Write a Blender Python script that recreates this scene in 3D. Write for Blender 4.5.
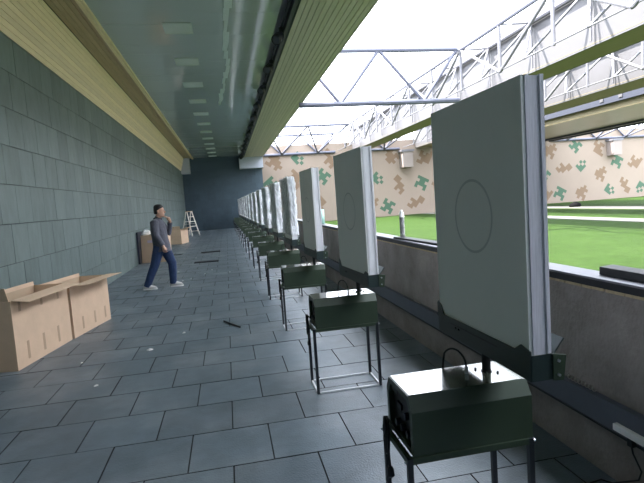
import bpy, bmesh, math, random
from mathutils import Vector, Matrix, Euler
random.seed(7)
sc = bpy.context.scene
col = sc.collection
for o in list(bpy.data.objects):
    bpy.data.objects.remove(o)

# ------------------------------------------------------------------ camera
F, YAW, PITCH, ROLL, CH = 490.0, 0.18718, 0.08535, 0.06952, 1.60
fw = Vector((math.sin(YAW)*math.cos(PITCH), math.cos(YAW)*math.cos(PITCH), -math.sin(PITCH)))
r0 = Vector((math.cos(YAW), -math.sin(YAW), 0))
d0 = fw.cross(r0)
rt = math.cos(ROLL)*r0 + math.sin(ROLL)*d0
dn = -math.sin(ROLL)*r0 + math.cos(ROLL)*d0
cd = bpy.data.cameras.new('camera')
cam = bpy.data.objects.new('camera', cd)
col.objects.link(cam)
cd.sensor_fit = 'HORIZONTAL'
cd.sensor_width = 36.0
cd.lens = F/644*36
cd.clip_start = 0.05
cd.clip_end = 500
cam.matrix_world = Matrix(((rt.x, -dn.x, -fw.x, 0), (rt.y, -dn.y, -fw.y, 0), (rt.z, -dn.z, -fw.z, CH), (0, 0, 0, 1)))
sc.camera = cam

def at(px, py, axis, val):
    """pixel of the photograph -> point on the plane coordinate[axis] = val"""
    d = rt*((px-322)/F) + dn*((py-241.5)/F) + fw
    C = Vector((0, 0, CH))
    return C + d*((val-C[axis])/d[axis])

# ------------------------------------------------------------------ world, sun, exposure
w = bpy.data.worlds.new('sky')
sc.world = w
w.use_nodes = True
bg = w.node_tree.nodes['Background']
bg.inputs[0].default_value = (0.84, 0.89, 1.0, 1)
bg.inputs[1].default_value = 3.0
sd = bpy.data.lights.new('sun', 'SUN')
sd.energy = 9.5
sd.angle = 0.009
sd.color = (1.0, 0.94, 0.88)
sun = bpy.data.objects.new('sun', sd)
col.objects.link(sun)
sun.rotation_euler = Vector((-0.52, 0.12, 0.845)).to_track_quat('Z', 'Y').to_euler()
sun.location = (-10, -10, 20)
sc.view_settings.view_transform = 'Standard'
sc.view_settings.look = 'None'
sc.view_settings.gamma = 1.0
sc.view_settings.use_curve_mapping = False
sc.view_settings.exposure = 1.65

# ------------------------------------------------------------------ materials
MATS = {}
def mat(name, rgb, rough=0.6, metal=0.0, var=0.0, scale=8.0, bump=0.0, bscale=60.0, rnd=0.0, spec=0.5, stretch=None,
        alpha=1.0, coat=0.0, second=None, sscale=2.0, samt=0.5, emit=0.0):
    if name in MATS:
        return MATS[name]
    m = bpy.data.materials.new(name)
    m.use_nodes = True
    nt = m.node_tree
    N, L = nt.nodes, nt.links
    b = N['Principled BSDF']
    b.inputs['Roughness'].default_value = rough
    b.inputs['Metallic'].default_value = metal
    b.inputs['Specular IOR Level'].default_value = spec
    b.inputs['Coat Weight'].default_value = coat
    b.inputs['Coat Roughness'].default_value = 0.08
    b.inputs['Alpha'].default_value = alpha
    b.inputs['Base Color'].default_value = (*rgb, 1)
    if emit:
        b.inputs['Emission Color'].default_value = (*rgb, 1)
        b.inputs['Emission Strength'].default_value = emit
    tc = N.new('ShaderNodeTexCoord')
    mp = N.new('ShaderNodeMapping')
    geo = N.new('ShaderNodeNewGeometry')
    L.new(geo.outputs['Position'] if stretch != 'object' else tc.outputs['Object'], mp.inputs[0])
    if isinstance(stretch, tuple):
        mp.inputs['Scale'].default_value = stretch
    cur = None
    if var or rnd or second:
        base = N.new('ShaderNodeRGB')
        base.outputs[0].default_value = (*rgb, 1)
        cur = base.outputs[0]
        if second:
            n2 = N.new('ShaderNodeTexNoise')
            n2.inputs['Scale'].default_value = sscale
            n2.inputs['Detail'].default_value = 5
            L.new(mp.outputs[0], n2.inputs['Vector'])
            rp = N.new('ShaderNodeValToRGB')
            rp.color_ramp.elements[0].position = 0.45
            rp.color_ramp.elements[1].position = 0.72
            L.new(n2.outputs[0], rp.inputs[0])
            mu = N.new('ShaderNodeMath'); mu.operation = 'MULTIPLY'; mu.inputs[1].default_value = samt
            L.new(rp.outputs[0], mu.inputs[0])
            mx = N.new('ShaderNodeMix'); mx.data_type = 'RGBA'
            mx.inputs[7].default_value = (*second, 1)
            L.new(mu.outputs[0], mx.inputs[0])
            L.new(cur, mx.inputs[6])
            cur = mx.outputs[2]
        hs = N.new('ShaderNodeHueSaturation')
        L.new(cur, hs.inputs['Color'])
        vsum = N.new('ShaderNodeMath'); vsum.operation = 'ADD'; vsum.inputs[0].default_value = 1.0; vsum.inputs[1].default_value = 0.0
        if var:
            n1 = N.new('ShaderNodeTexNoise')
            n1.inputs['Scale'].default_value = scale
            n1.inputs['Detail'].default_value = 6
            n1.inputs['Roughness'].default_value = 0.65
            L.new(mp.outputs[0], n1.inputs['Vector'])
            mr = N.new('ShaderNodeMapRange')
            mr.inputs[1].default_value = 0.25; mr.inputs[2].default_value = 0.75
            mr.inputs[3].default_value = -var; mr.inputs[4].default_value = var
            L.new(n1.outputs[0], mr.inputs[0])
            L.new(mr.outputs[0], vsum.inputs[1])
        out = vsum.outputs[0]
        if rnd:
            oi = N.new('ShaderNodeObjectInfo')
            ad = N.new('ShaderNodeMath'); ad.operation = 'ADD'
            L.new(oi.outputs['Random'], ad.inputs[0]); L.new(geo.outputs['Random Per Island'], ad.inputs[1])
            fr = N.new('ShaderNodeMath'); fr.operation = 'FRACT'
            L.new(ad.outputs[0], fr.inputs[0])
            m2 = N.new('ShaderNodeMapRange')
            m2.inputs[3].default_value = -rnd; m2.inputs[4].default_value = rnd
            L.new(fr.outputs[0], m2.inputs[0])
            a2 = N.new('ShaderNodeMath'); a2.operation = 'ADD'
            L.new(out, a2.inputs[0]); L.new(m2.outputs[0], a2.inputs[1])
            out = a2.outputs[0]
        L.new(out, hs.inputs['Value'])
        L.new(hs.outputs[0], b.inputs['Base Color'])
    if bump:
        nb = N.new('ShaderNodeTexNoise')
        nb.inputs['Scale'].default_value = bscale
        nb.inputs['Detail'].default_value = 4
        L.new(mp.outputs[0], nb.inputs['Vector'])
        bp = N.new('ShaderNodeBump')
        bp.inputs['Strength'].default_value = bump
        bp.inputs['Distance'].default_value = 0.02
        L.new(nb.outputs[0], bp.inputs['Height'])
        L.new(bp.outputs[0], b.inputs['Normal'])
    MATS[name] = m
    return m

M_floor = mat('rubber floor tile', (0.098, 0.128, 0.150), 0.42, var=0.22, scale=5, rnd=0.13, bump=0.25, bscale=90, second=(0.23, 0.26, 0.28), sscale=1.3, samt=0.62)
M_floorbase = mat('floor underlay', (0.015, 0.018, 0.02), 0.9)
M_wall = mat('rubber wall tile', (0.148, 0.192, 0.184), 0.55, var=0.18, scale=4, rnd=0.14, bump=0.15, bscale=70, stretch=(1, 2.2, 0.6))
M_wallbase = mat('wall underlay', (0.02, 0.025, 0.025), 0.9)
M_end = mat('dark end wall', (0.038, 0.066, 0.088), 0.6, var=0.15, scale=3, rnd=0.1)
M_wood = mat('pale pine', (0.95, 0.79, 0.53), 0.55, var=0.14, scale=14, rnd=0.07, stretch=(6, 0.25, 6))
M_woodd = mat('shaded pine', (0.62, 0.47, 0.29), 0.6, var=0.15, scale=14, rnd=0.08, stretch=(6, 0.25, 6))  # same pine, shade of the downward-facing slats put into the colour
M_woodg = mat('grey green painted slat', (0.74, 0.64, 0.55), 0.55, var=0.1, scale=10, rnd=0.06, stretch=(6, 0.25, 6))
M_gap = mat('dark batten gap', (0.05, 0.045, 0.03), 0.9)
M_ceil = mat('glossy ceiling panel', (0.62, 0.65, 0.64), 0.10, spec=0.8, rnd=0.02, coat=0.5)
M_led = mat('frosted light diffuser', (0.80, 0.84, 0.82), 0.35)
M_ledf = mat('white light frame', (0.75, 0.78, 0.76), 0.4)
M_ragged = mat('white film', (0.85, 0.9, 0.9), 0.3, var=0.1, scale=20)
M_roof = mat('roof metal', (0.35, 0.37, 0.38), 0.6)
M_whiteb = mat('white boxed beam', (0.40, 0.43, 0.50), 0.6, var=0.05)
M_black = mat('black plastic', (0.012, 0.013, 0.016), 0.45)
M_bag = mat('dull black cloth', (0.008, 0.008, 0.009), 0.95, spec=0.1)
M_navy = mat('dark navy metal', (0.025, 0.03, 0.05), 0.45)
M_conc = mat('concrete', (0.25, 0.225, 0.21), 0.85, var=0.3, scale=3.5, bump=0.5, bscale=40, second=(0.33, 0.295, 0.27), sscale=1.3, samt=0.6)
M_blk = mat('grey beige bracket', (0.27, 0.23, 0.21), 0.8)  # even grey beige for the bracket blocks
M_cap = mat('grey cap sheen', (0.20, 0.205, 0.23), 0.5, var=0.1, scale=5)  # sky reflection on the black rubber cap, painted as grey
M_capedge = mat('black rubber edge', (0.012, 0.013, 0.018), 0.5)
M_caulk = mat('tan caulk', (0.45, 0.36, 0.22), 0.8, var=0.25, scale=30)
M_rail = mat('slate cable trunking', (0.085, 0.098, 0.125), 0.45, var=0.08)
M_railw = mat('white floor rail', (0.75, 0.77, 0.80), 0.5)
M_grass = mat('artificial turf', (0.0205, 0.044, 0.007), 0.9, var=0.28, scale=3.0, bump=0.8, bscale=120, second=(0.027, 0.054, 0.010), sscale=0.6, samt=0.7, spec=0.1)
M_path = mat('pale concrete path', (0.105, 0.105, 0.09), 0.9, var=0.1)
M_beige = mat('beige plaster', (0.255, 0.205, 0.165), 0.9, var=0.05, scale=0.6)
M_camog = mat('green camouflage paint', (0.052, 0.105, 0.068), 0.9)
M_camot = mat('tan camouflage paint', (0.165, 0.112, 0.072), 0.9)
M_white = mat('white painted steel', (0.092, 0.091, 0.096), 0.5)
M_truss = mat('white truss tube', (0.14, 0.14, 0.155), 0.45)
M_tdark = mat('shaded truss tube', (0.085, 0.09, 0.122), 0.5)  # white tube with its bluish shade put into the colour
M_tgrey = mat('shaded truss chord', (0.08, 0.08, 0.095), 0.5)  # white chord greyed, its shade is in the colour
M_olive = mat('olive soffit', (0.24, 0.20, 0.115), 0.7, var=0.08, scale=3, stretch=(4, 0.2, 4))
M_blue = mat('blue grey gutter', (0.030, 0.035, 0.052), 0.6)
M_pale = mat('pale glossy canopy lining', (0.33, 0.30, 0.24), 0.28, var=0.08, scale=1.2)
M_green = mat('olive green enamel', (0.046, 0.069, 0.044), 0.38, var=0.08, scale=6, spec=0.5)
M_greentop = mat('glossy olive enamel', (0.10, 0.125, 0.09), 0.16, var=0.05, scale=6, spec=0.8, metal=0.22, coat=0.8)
M_holder = mat('dark green holder', (0.028, 0.046, 0.045), 0.45)
M_leg = mat('dark steel leg', (0.02, 0.024, 0.03), 0.4)
M_zinc = mat('zinc plated steel', (0.62, 0.65, 0.70), 0.3, metal=0.7)
M_board = mat('white target board', (0.84, 0.85, 0.82), 0.8, var=0.03, scale=3)
M_foam = mat('white foam edge', (0.86, 0.86, 0.88), 0.8, var=0.1, scale=14, stretch=(14, 14, 0.6))
M_ring = mat('grey ring mark', (0.62, 0.64, 0.63), 0.8)
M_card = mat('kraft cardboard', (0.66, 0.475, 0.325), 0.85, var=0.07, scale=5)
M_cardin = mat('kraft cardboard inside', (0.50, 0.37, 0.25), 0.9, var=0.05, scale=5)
M_tape = mat('brown tape', (0.42, 0.28, 0.17), 0.4, var=0.1)
M_paper = mat('white paper', (0.8, 0.8, 0.78), 0.8)
M_rubber = mat('black rubber strip', (0.018, 0.02, 0.024), 0.6, var=0.2)
M_alu = mat('aluminium', (0.85, 0.80, 0.72), 0.4, metal=0.2)
M_mint = mat('mint roll', (0.45, 0.72, 0.62), 0.6, var=0.1, scale=20)
M_skin = mat('skin', (0.52, 0.30, 0.21), 0.55)
M_hair = mat('black hair', (0.012, 0.011, 0.012), 0.5)
M_jack = mat('grey jacket', (0.085, 0.088, 0.11), 0.85, var=0.2, scale=9, bump=0.5, bscale=22)
M_jackd = mat('black collar', (0.015, 0.015, 0.018), 0.8)
M_jean = mat('navy jeans', (0.022, 0.045, 0.115), 0.85, var=0.25, scale=8, bump=0.5, bscale=20)
M_shoe = mat('off white shoe', (0.55, 0.54, 0.52), 0.6)
M_sole = mat('white sole', (0.8, 0.8, 0.78), 0.6)

def wrap_material():
    m = bpy.data.materials.new('milky plastic wrap')
    m.use_nodes = True
    N, L = m.node_tree.nodes, m.node_tree.links
    b = N['Principled BSDF']
    b.inputs['Base Color'].default_value = (0.86, 0.89, 0.92, 1)
    b.inputs['Roughness'].default_value = 0.25
    tr = N.new('ShaderNodeBsdfTransparent')
    mx = N.new('ShaderNodeMixShader')
    nz = N.new('ShaderNodeTexNoise'); nz.inputs['Scale'].default_value = 7; nz.inputs['Detail'].default_value = 5
    tc = N.new('ShaderNodeNewGeometry')
    mp = N.new('ShaderNodeMapping'); mp.inputs['Scale'].default_value = (3, 3, 0.7); mp.inputs['Rotation'].default_value = (0.3, 0.2, 0)
    L.new(tc.outputs['Position'], mp.inputs[0]); L.new(mp.outputs[0], nz.inputs['Vector'])
    r = N.new('ShaderNodeMapRange'); r.inputs[1].default_value = 0.35; r.inputs[2].default_value = 0.7; r.inputs[3].default_value = 0.35; r.inputs[4].default_value = 1.0
    L.new(nz.outputs[0], r.inputs[0]); L.new(r.outputs[0], mx.inputs[0])
    L.new(tr.outputs[0], mx.inputs[1]); L.new(b.outputs[0], mx.inputs[2])
    bp = N.new('ShaderNodeBump'); bp.inputs['Strength'].default_value = 0.8; bp.inputs['Distance'].default_value = 0.05
    L.new(nz.outputs[0], bp.inputs['Height']); L.new(bp.outputs[0], b.inputs['Normal'])
    out = N['Material Output']; L.new(mx.outputs[0], out.inputs[0])
    return m
M_wrap = wrap_material()

# ------------------------------------------------------------------ mesh helpers
class MB:
    def __init__(s):
        s.v, s.f = [], []
    def add(s, vs, fs):
        k = len(s.v)
        s.v += [tuple(p) for p in vs]
        s.f += [tuple(i+k for i in f) for f in fs]
        return s
    def box(s, x0, x1, y0, y1, z0, z1):
        return s.add([(x0,y0,z0),(x1,y0,z0),(x1,y1,z0),(x0,y1,z0),(x0,y0,z1),(x1,y0,z1),(x1,y1,z1),(x0,y1,z1)],
                     [(0,3,2,1),(4,5,6,7),(0,1,5,4),(1,2,6,5),(2,3,7,6),(3,0,4,7)])
    def prism(s, poly, axis, a, b):
        """poly: 2D points in the two other axes (cyclic order), extruded from a to b along axis"""
        n = len(poly)
        def p(q, t):
            return {0: (t, q[0], q[1]), 1: (q[0], t, q[1]), 2: (q[0], q[1], t)}[axis]
        vs = [p(q, a) for q in poly] + [p(q, b) for q in poly]
        fs = [tuple(range(n-1, -1, -1)), tuple(range(n, 2*n))] + [(i, (i+1) % n, n+(i+1) % n, n+i) for i in range(n)]
        return s.add(vs, fs)
    def tube(s, pts, rad, n=8, ell=None, cap=True):
        """sweep along pts; rad number or list; ell = list of (side, up) factors"""
        pts = [Vector(p) for p in pts]
        R = rad if isinstance(rad, (list, tuple)) else [rad]*len(pts)
        k = len(s.v)
        ref = None
        for i, p in enumerate(pts):
            t = (pts[min(i+1, len(pts)-1)] - pts[max(i-1, 0)]).normalized()
            if ref is None:
                ref = Vector((0, 0, 1)) if abs(t.z) < 0.9 else Vector((1, 0, 0))
            u = (ref - t*ref.dot(t))
            if u.length < 1e-4:
                u = t.orthogonal()
            u.normalize()
            ref = u
            v = t.cross(u)
            a, b = (ell[i] if ell else (1, 1))
            for j in range(n):
                th = 2*math.pi*j/n
                s.v.append(tuple(p + u*(R[i]*a*math.cos(th)) + v*(R[i]*b*math.sin(th))))
        for i in range(len(pts)-1):
            for j in range(n):
                a, b = k+i*n+j, k+i*n+(j+1) % n
                s.f.append((a, b, b+n, a+n))
        if cap:
            s.f.append(tuple(range(k+n-1, k-1, -1)))
            e = k+(len(pts)-1)*n
            s.f.append(tuple(range(e, e+n)))
        return s
    def rings(s, rows, n=14):
        """stack of horizontal ellipses: (cx, cy, z, rx, ry)"""
        k = len(s.v)
        for cx, cy, z, rx, ry in rows:
            for j in range(n):
                th = 2*math.pi*j/n
                s.v.append((cx+rx*math.cos(th), cy+ry*math.sin(th), z))
        for i in range(len(rows)-1):
            for j in range(n):
                a, b = k+i*n+j, k+i*n+(j+1) % n
                s.f.append((a, b, b+n, a+n))
        s.f.append(tuple(range(k+n-1, k-1, -1)))
        e = k+(len(rows)-1)*n
        s.f.append(tuple(range(e, e+n)))
        return s
    def mesh(s, name):
        me = bpy.data.meshes.new(name)
        me.from_pydata(s.v, [], s.f)
        bm = bmesh.new(); bm.from_mesh(me)
        bmesh.ops.recalc_face_normals(bm, faces=bm.faces)
        bm.to_mesh(me); bm.free()
        me.update()
        return me
    def build(s, name, material, parent=None, smooth=False, bevel=0.0):
        me = s.mesh(name)
        me.materials.append(material)
        if smooth:
            for p in me.polygons:
                p.use_smooth = True
        o = bpy.data.objects.new(name, me)
        col.objects.link(o)
        if parent is not None:
            o.parent = parent
        if bevel:
            b = o.modifiers.new('bevel', 'BEVEL'); b.width = bevel; b.segments = 2; b.limit_method = 'ANGLE'
        return o

def inst(name, me, loc, parent=None, rot=None, scale=None):
    o = bpy.data.objects.new(name, me)
    col.objects.link(o)
    o.location = loc
    if rot: o.rotation_euler = rot
    if scale: o.scale = scale
    if parent is not None: o.parent = parent
    return o

def empty(name, loc=(0, 0, 0), rz=0):
    o = bpy.data.objects.new(name, None)
    col.objects.link(o)
    o.location = loc
    o.rotation_euler = (0, 0, rz)
    o.empty_display_size = 0.1
    return o

def tag(o, label=None, cat=None, group=None, kind=None):
    if label: o['label'] = label
    if cat: o['category'] = cat
    if group: o['group'] = group
    if kind: o['kind'] = kind
    return o

def copy_tree(o, parent=None):
    c = o.copy(); col.objects.link(c)
    if parent is not None:
        c.parent = parent
    for ch in list(o.children):
        copy_tree(ch, c)
    return c

ORD = ['first', 'second', 'third', 'fourth', 'fifth', 'sixth', 'seventh', 'eighth', 'ninth', 'tenth', 'eleventh', 'twelfth',
       'thirteenth', 'fourteenth', 'fifteenth', 'sixteenth', 'seventeenth', 'eighteenth']

def chamfer_tile(lx, ly, t, c=0.006):
    """flat tile, top face +z at z=t, with chamfered upper edge"""
    m = MB()
    x, y = lx/2, ly/2
    m.add([(-x,-y,0),(x,-y,0),(x,y,0),(-x,y,0),(-x,-y,t-c),(x,-y,t-c),(x,y,t-c),(-x,y,t-c),(-x+c,-y+c,t),(x-c,-y+c,t),(x-c,y-c,t),(-x+c,y-c,t)],
          [(0,3,2,1),(0,1,5,4),(1,2,6,5),(2,3,7,6),(3,0,4,7),(4,5,9,8),(5,6,10,9),(6,7,11,10),(7,4,8,11),(8,9,10,11)])
    return m

# ================================================================== STRUCTURE
XW, XP, YE, YB = -2.80, 1.92, 35.5, -1.6      # left wall face, parapet face, end wall, rear wall
ZC, ZS, ZW = 5.05, 4.90, 4.17                  # ceiling, right soffit, wall top

# ---- floor: slab + rubber tiles in running bond
fl = MB().box(XW-0.3, XP+0.02, YB, YE+0.2, -0.25, -0.012).build('floor', M_floorbase)
tag(fl, 'dark slate rubber tile floor of the gallery', 'floor', kind='structure')
TX, TY = 0.530, 0.513
ft = chamfer_tile(TX-0.007, TY-0.007, 0.03, 0.001).mesh('floor_tile'); ft.materials.append(M_floor); ft.materials.append(M_floorbase)
for p in ft.polygons:
    p.material_index = 0 if p.normal.z > 0.9 else 1
rest = MB()
cells = []
ny0, ny1 = int((YB-2.975)//TY), int((YE-2.975)//TY)+1
for j in range(ny0, ny1):
    y = 2.975+TY*(j+0.5)
    off = 0.165 if j % 2 == 0 else -0.088
    for i in range(-7, 6):
        x0, x1 = off+TX*i, off+TX*(i+1)
        cx0, cx1 = max(x0, XW), min(x1, XP)
        if cx1-cx0 < 0.03: continue
        cells.append((j, y, cx0, cx1))
vis = sorted([c for c in cells if 2.4 < c[1]], key=lambda c: c[1])
near = set(vis[:300])
for c in cells:
    j, y, x0, x1 = c
    if c in near:
        o = inst('tile', ft, ((x0+x1)/2, y, -0.03+random.uniform(-0.0015, 0.0015)), fl)
        if x1-x0 < TX-0.001: o.scale.x = (x1-x0)/TX
    else:
        m = chamfer_tile(x1-x0-0.007, TY-0.007, 0.03, 0.001)
        rest.add([(p[0]+(x0+x1)/2, p[1]+y, p[2]-0.03) for p in m.v], m.f)
tf = rest.build('tile_field', M_floor, fl)
tf.data.materials.append(M_floorbase)
for p in tf.data.polygons:
    p.material_index = 0 if p.normal.z > 0.9 else 1
tag(tf, kind='stuff')

# ---- left wall: slab + rubber tiles
wl = MB().box(XW-0.3, XW-0.012, YB, YE+0.2, -0.25, 5.6).build('wall_left', M_wallbase)
tag(wl, 'long left wall clad in grey green rubber tiles', 'wall', kind='structure')
WY, WZ = 0.513, 0.5235
wtm = chamfer_tile(WY-0.007, WZ-0.007, 0.03, 0.004)
wt = MB().add([(p[2], p[0], p[1]) for p in wtm.v], wtm.f).mesh('wall_tile'); wt.materials.append(M_wall)
rest = MB(); cells = []
for r in range(8):
    z = WZ*(r+0.5)-0.01
    off = 7.14 if r % 2 == 0 else 7.14+WY/2
    for i in range(-21, 57):
        y0, y1 = max(off+WY*i, YB), min(off+WY*(i+1), YE)
        if y1-y0 > 0.03: cells.append((r, z, y0, y1))
vis = sorted([c for c in cells if c[2] > 5.5], key=lambda c: c[2])
near = set(vis[:300])
for c in cells:
    r, z, y0, y1 = c
    if c in near:
        inst('tile', wt, (XW-0.03+random.uniform(-0.001, 0.003), (y0+y1)/2, z), wl, scale=(1, (y1-y0)/WY, 1))
    else:
        rest.add([(p[2]+XW-0.03, p[0]*(y1-y0)/WY+(y0+y1)/2, p[1]+z) for p in wtm.v], wtm.f)
tag(rest.build('tile_field', M_wall, wl), kind='stuff')

# ---- dark end wall of the gallery, unseen rear wall run out past the gallery to block light
we = MB().box(XW-0.3, 2.74, YE, YE+0.25, -0.25, 5.5).build('wall_end', M_end)
tag(we, 'dark blue green wall closing the far end of the gallery', 'wall', kind='structure')
rest = MB()
for r in range(10):
    for i in range(-1, 11):
        x0 = XW+0.53*i+(0.26 if r % 2 else 0); x1 = min(x0+0.53, 2.74); x0 = max(x0, XW)
        if x1-x0 < 0.05: continue
        m = chamfer_tile(x1-x0-0.008, 0.517, 0.02, 0.004)
        rest.add([(p[0]+(x0+x1)/2, YE-p[2], p[1]+0.5235*(r+0.5)-0.01) for p in m.v if True], m.f)
tag(rest.build('tile_field', M_end, we), kind='stuff')
wr = MB().box(XW-0.3, 9.0, YB-0.25, YB, -0.25, 5.5).build('wall_rear', M_end)  # set close and widened over the field to darken the near end
tag(wr, 'dark wall closing the gallery behind the viewpoint, extended past it to block light', 'wall', kind='structure')

# ---- wooden cove along the left wall: slanted pale slats, dark soffit slats, pale edge trim
cove = MB().prism([(XW-0.1, ZW+0.02), (XW-0.02, ZW+0.02), (-2.58, ZC+0.02), (-1.96, ZC+0.03), (-1.96, ZC+0.3), (XW-0.1, ZC+0.3)], 1, YB, YE).build('trim_left', M_gap)
tag(cove, 'pale pine slat cove where the left wall meets the ceiling', 'trim', kind='structure')
P0, P1 = Vector((XW+0.012, 0, ZW)), Vector((-2.56, 0, ZC-0.01))
n = 10
dirv = (P1-P0)/n
nrm = Vector((dirv.z, 0, -dirv.x)).normalized()
for i in range(n):
    a, b = P0+dirv*i+dirv*0.05, P0+dirv*(i+1)-dirv*0.05
    q = [a-nrm*0.03, a+nrm*0.0, b+nrm*0.0, b-nrm*0.03]
    MB().prism([(p.x, p.z) for p in q], 1, YB, YE).build('slat', M_wood, cove)
for i in range(5):
    x0 = -2.56+0.098*i
    MB().box(x0+0.005, x0+0.093, YB, YE, ZC, ZC+0.03).build('slat', M_woodd, cove)
for i in range(2):
    x0 = -2.07+0.055*i
    MB().box(x0+0.003, x0+0.052, YB, YE, ZC-0.06+0.015*i, ZC+0.02).build('edge_strip', M_wood, cove)

# ---- roof slab and glossy ceiling panels
rf = MB().box(XW-0.4, 2.80, YB-0.3, YE+0.3, ZC+0.12, ZC+0.55).build('ceiling', M_roof)
tag(rf, 'glossy grey green panelled ceiling over the gallery', 'ceiling', kind='structure')
cp = MB().box(-1.60, 1.60, -0.299, 0.299, 0, 0.02).mesh('ceiling_panel'); cp.materials.append(M_ceil)
y = YB+0.3
while y < YE:
    inst('ceiling_panel', cp, (-0.36, y, ZC), rf, rot=(random.uniform(-0.0035, 0.0035), random.uniform(-0.002, 0.002), 0))
    y += 0.6

# ---- right hand slatted soffit over the parapet
so = MB().prism([(1.50, ZS+0.025), (2.80, ZS+0.025), (2.80, ZC+0.5), (1.50, ZC+0.2)], 1, YB, YE-0.02).build('trim_right', M_gap)
tag(so, 'grey green slatted soffit along the open side of the roof', 'trim', kind='structure')
ns = 12
for i in range(ns):
    x0 = 1.50+1.30/ns*i
    MB().box(x0+0.007, x0+1.30/ns-0.007, YB, YE-0.02, ZS, ZS+0.024).build('slat', M_woodg, so)
MB().box(1.485, 1.50, YB, YE-0.02, ZS, ZC+0.1).build('inner_edge', M_navy, so)
MB().box(2.80, 2.83, YB, YE-0.02, ZS-0.01, ZC+0.55).build('outer_fascia', M_woodg, so)

# ---- boxed beam ends at the end wall
b1 = MB().box(XW, -2.22, YE-0.75, YE-0.03, 3.98, ZC-0.02).build('trim_1', M_whiteb)
tag(b1, 'small pale boxed beam end on the left of the dark end wall', 'trim', kind='structure')
b2 = MB().box(1.15, 2.78, YE-0.75, YE-0.03, 4.12, ZS-0.01).build('trim_2', M_whiteb)
tag(b2, 'white boxed beam under the slatted soffit at the dark end wall', 'trim', kind='structure')

# ---- parapet
pw = MB().box(XP, XP+0.15, YB, YE, -0.25, 1.03).build('wall_right', M_conc)
tag(pw, 'low rough concrete parapet beside the row of stands', 'wall', kind='structure')
MB().box(XP-0.012, XP+0.165, YB, YE, 1.030, 1.068).build('rubber_edge', M_capedge, pw)
MB().box(XP-0.006, XP+0.16, YB, YE, 1.068, 1.078).build('cap_sheen', M_cap, pw)  # layer added to carry the sky sheen of the rubber cap
cb = MB()
yy = YB
while yy < 20:
    l = random.uniform(0.05, 0.14)
    cb.box(XP-0.008, XP+0.01, yy, yy+l, 1.012+random.uniform(0, 0.003), 1.0298); yy += l+random.uniform(0.004, 0.02)
cb.build('caulk_line', M_caulk, pw)
tr = MB().box(XP-0.045, XP-0.001, YB, YE, 0.295, 0.44).build('baseboard_right', M_rail)
tag(tr, 'slate grey cable trunking fixed along the concrete parapet', 'trunking', kind='structure')
MB().box(XP-0.052, XP-0.001, YB, YE, 0.287, 0.296).build('trunking_lip', M_black, tr)

# ---- field
gd = MB().box(XP+0.14, 60, -30, YE+0.2, -0.4, 0.0).build('ground', M_grass)
tag(gd, 'bright green artificial turf of the shooting field', 'ground', kind='structure')
for nm, x0, x1 in (('path', 14.5, 15.7), ('path', 20.6, 22.6)):
    MB().box(x0, x1, -30, YE, -0.01, 0.012).build(nm, M_path, gd)
wf = MB().box(2.74, 60, YE, YE+0.25, -0.4, 5.65).build('wall_far', M_beige)
tag(wf, 'beige wall with green and tan camouflage patches beyond the field', 'wall', kind='structure')
wx = MB().box(60, 60.25, -30, YE+0.25, -0.4, 5.65).build('wall_side', M_beige)
tag(wx, 'beige wall on the far side of the turf field', 'wall', kind='structure')

# camouflage patches, painted blocks on the wall
CG = [["X.XX", "XXX.", ".XXX", "XX.X"], ["XXX", "XX.", "X.X", ".X."], ["XX.X", ".XXX", ".XXX", "XX.X"]]
CT = [["X.X..", "XXX..", ".XXXX", "...XX"], [".XX..", "XXXX.", ".XXXX", "XX.X."], ["X.XX.", "XXX..", ".XXX.", ".XXXX"]]
GP = [(322.8, 176.7), (378, 179), (421.6, 183), (388, 207.4), (298.3, 159.3), (271.3, 185), (575.5, 145.5), (581.7, 165), (617, 161.5), (544, 174.5),
      (610, 192), (560, 195.4), (455, 165), (490, 190), (520, 160), (470, 200), (640, 191)]
TP = [(399, 184.6), (390.6, 156), (424.8, 157), (416, 202), (370.7, 202), (318.6, 203), (329, 158.5), (275.3, 162.5), (294.7, 179.5), (350, 180),
      (550.5, 150), (599, 148), (564, 168), (600.6, 173), (635, 161.5), (625, 185), (581.7, 193), (545, 194.6), (440, 180), (472, 178), (505, 175), (505, 200), (450, 205), (535, 185)]
rp = random.Random(3)
for lst, masks, mm, cell in ((GP, CG, M_camog, 0.235), (TP, CT, M_camot, 0.245)):
    for k, (px, py) in enumerate(lst):
        p = at(px, py, 1, YE)
        mk = masks[k % 3]
        ang = rp.choice((0.6, 0.85, -0.6, 2.3, 1.1)) + rp.uniform(-0.1, 0.1)
        m = MB()
        for r, row in enumerate(mk):
            for q, ch in enumerate(row):
                if ch == 'X':
                    x, z = (q-len(row)/2)*cell, (len(mk)/2-r)*cell
                    pts = [(x, z-cell), (x+cell, z-cell), (x+cell, z), (x, z)]
                    pts = [(a*math.cos(ang)-b*math.sin(ang), a*math.sin(ang)+b*math.cos(ang)) for a, b in pts]
                    m.prism(pts, 1, -0.006, 0.01)
        o = m.build('painted_patch', mm, wf)
        o.location = (p.x, YE, min(max(p.z, 0.75), 5.1))

# ================================================================== OVERHEAD BAFFLES AND TRUSSES
def bar(name, p, q, r, parent, material=M_truss, n=8):
    return MB().tube([p, q], r, n).build(name, material, parent, smooth=False)

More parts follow.
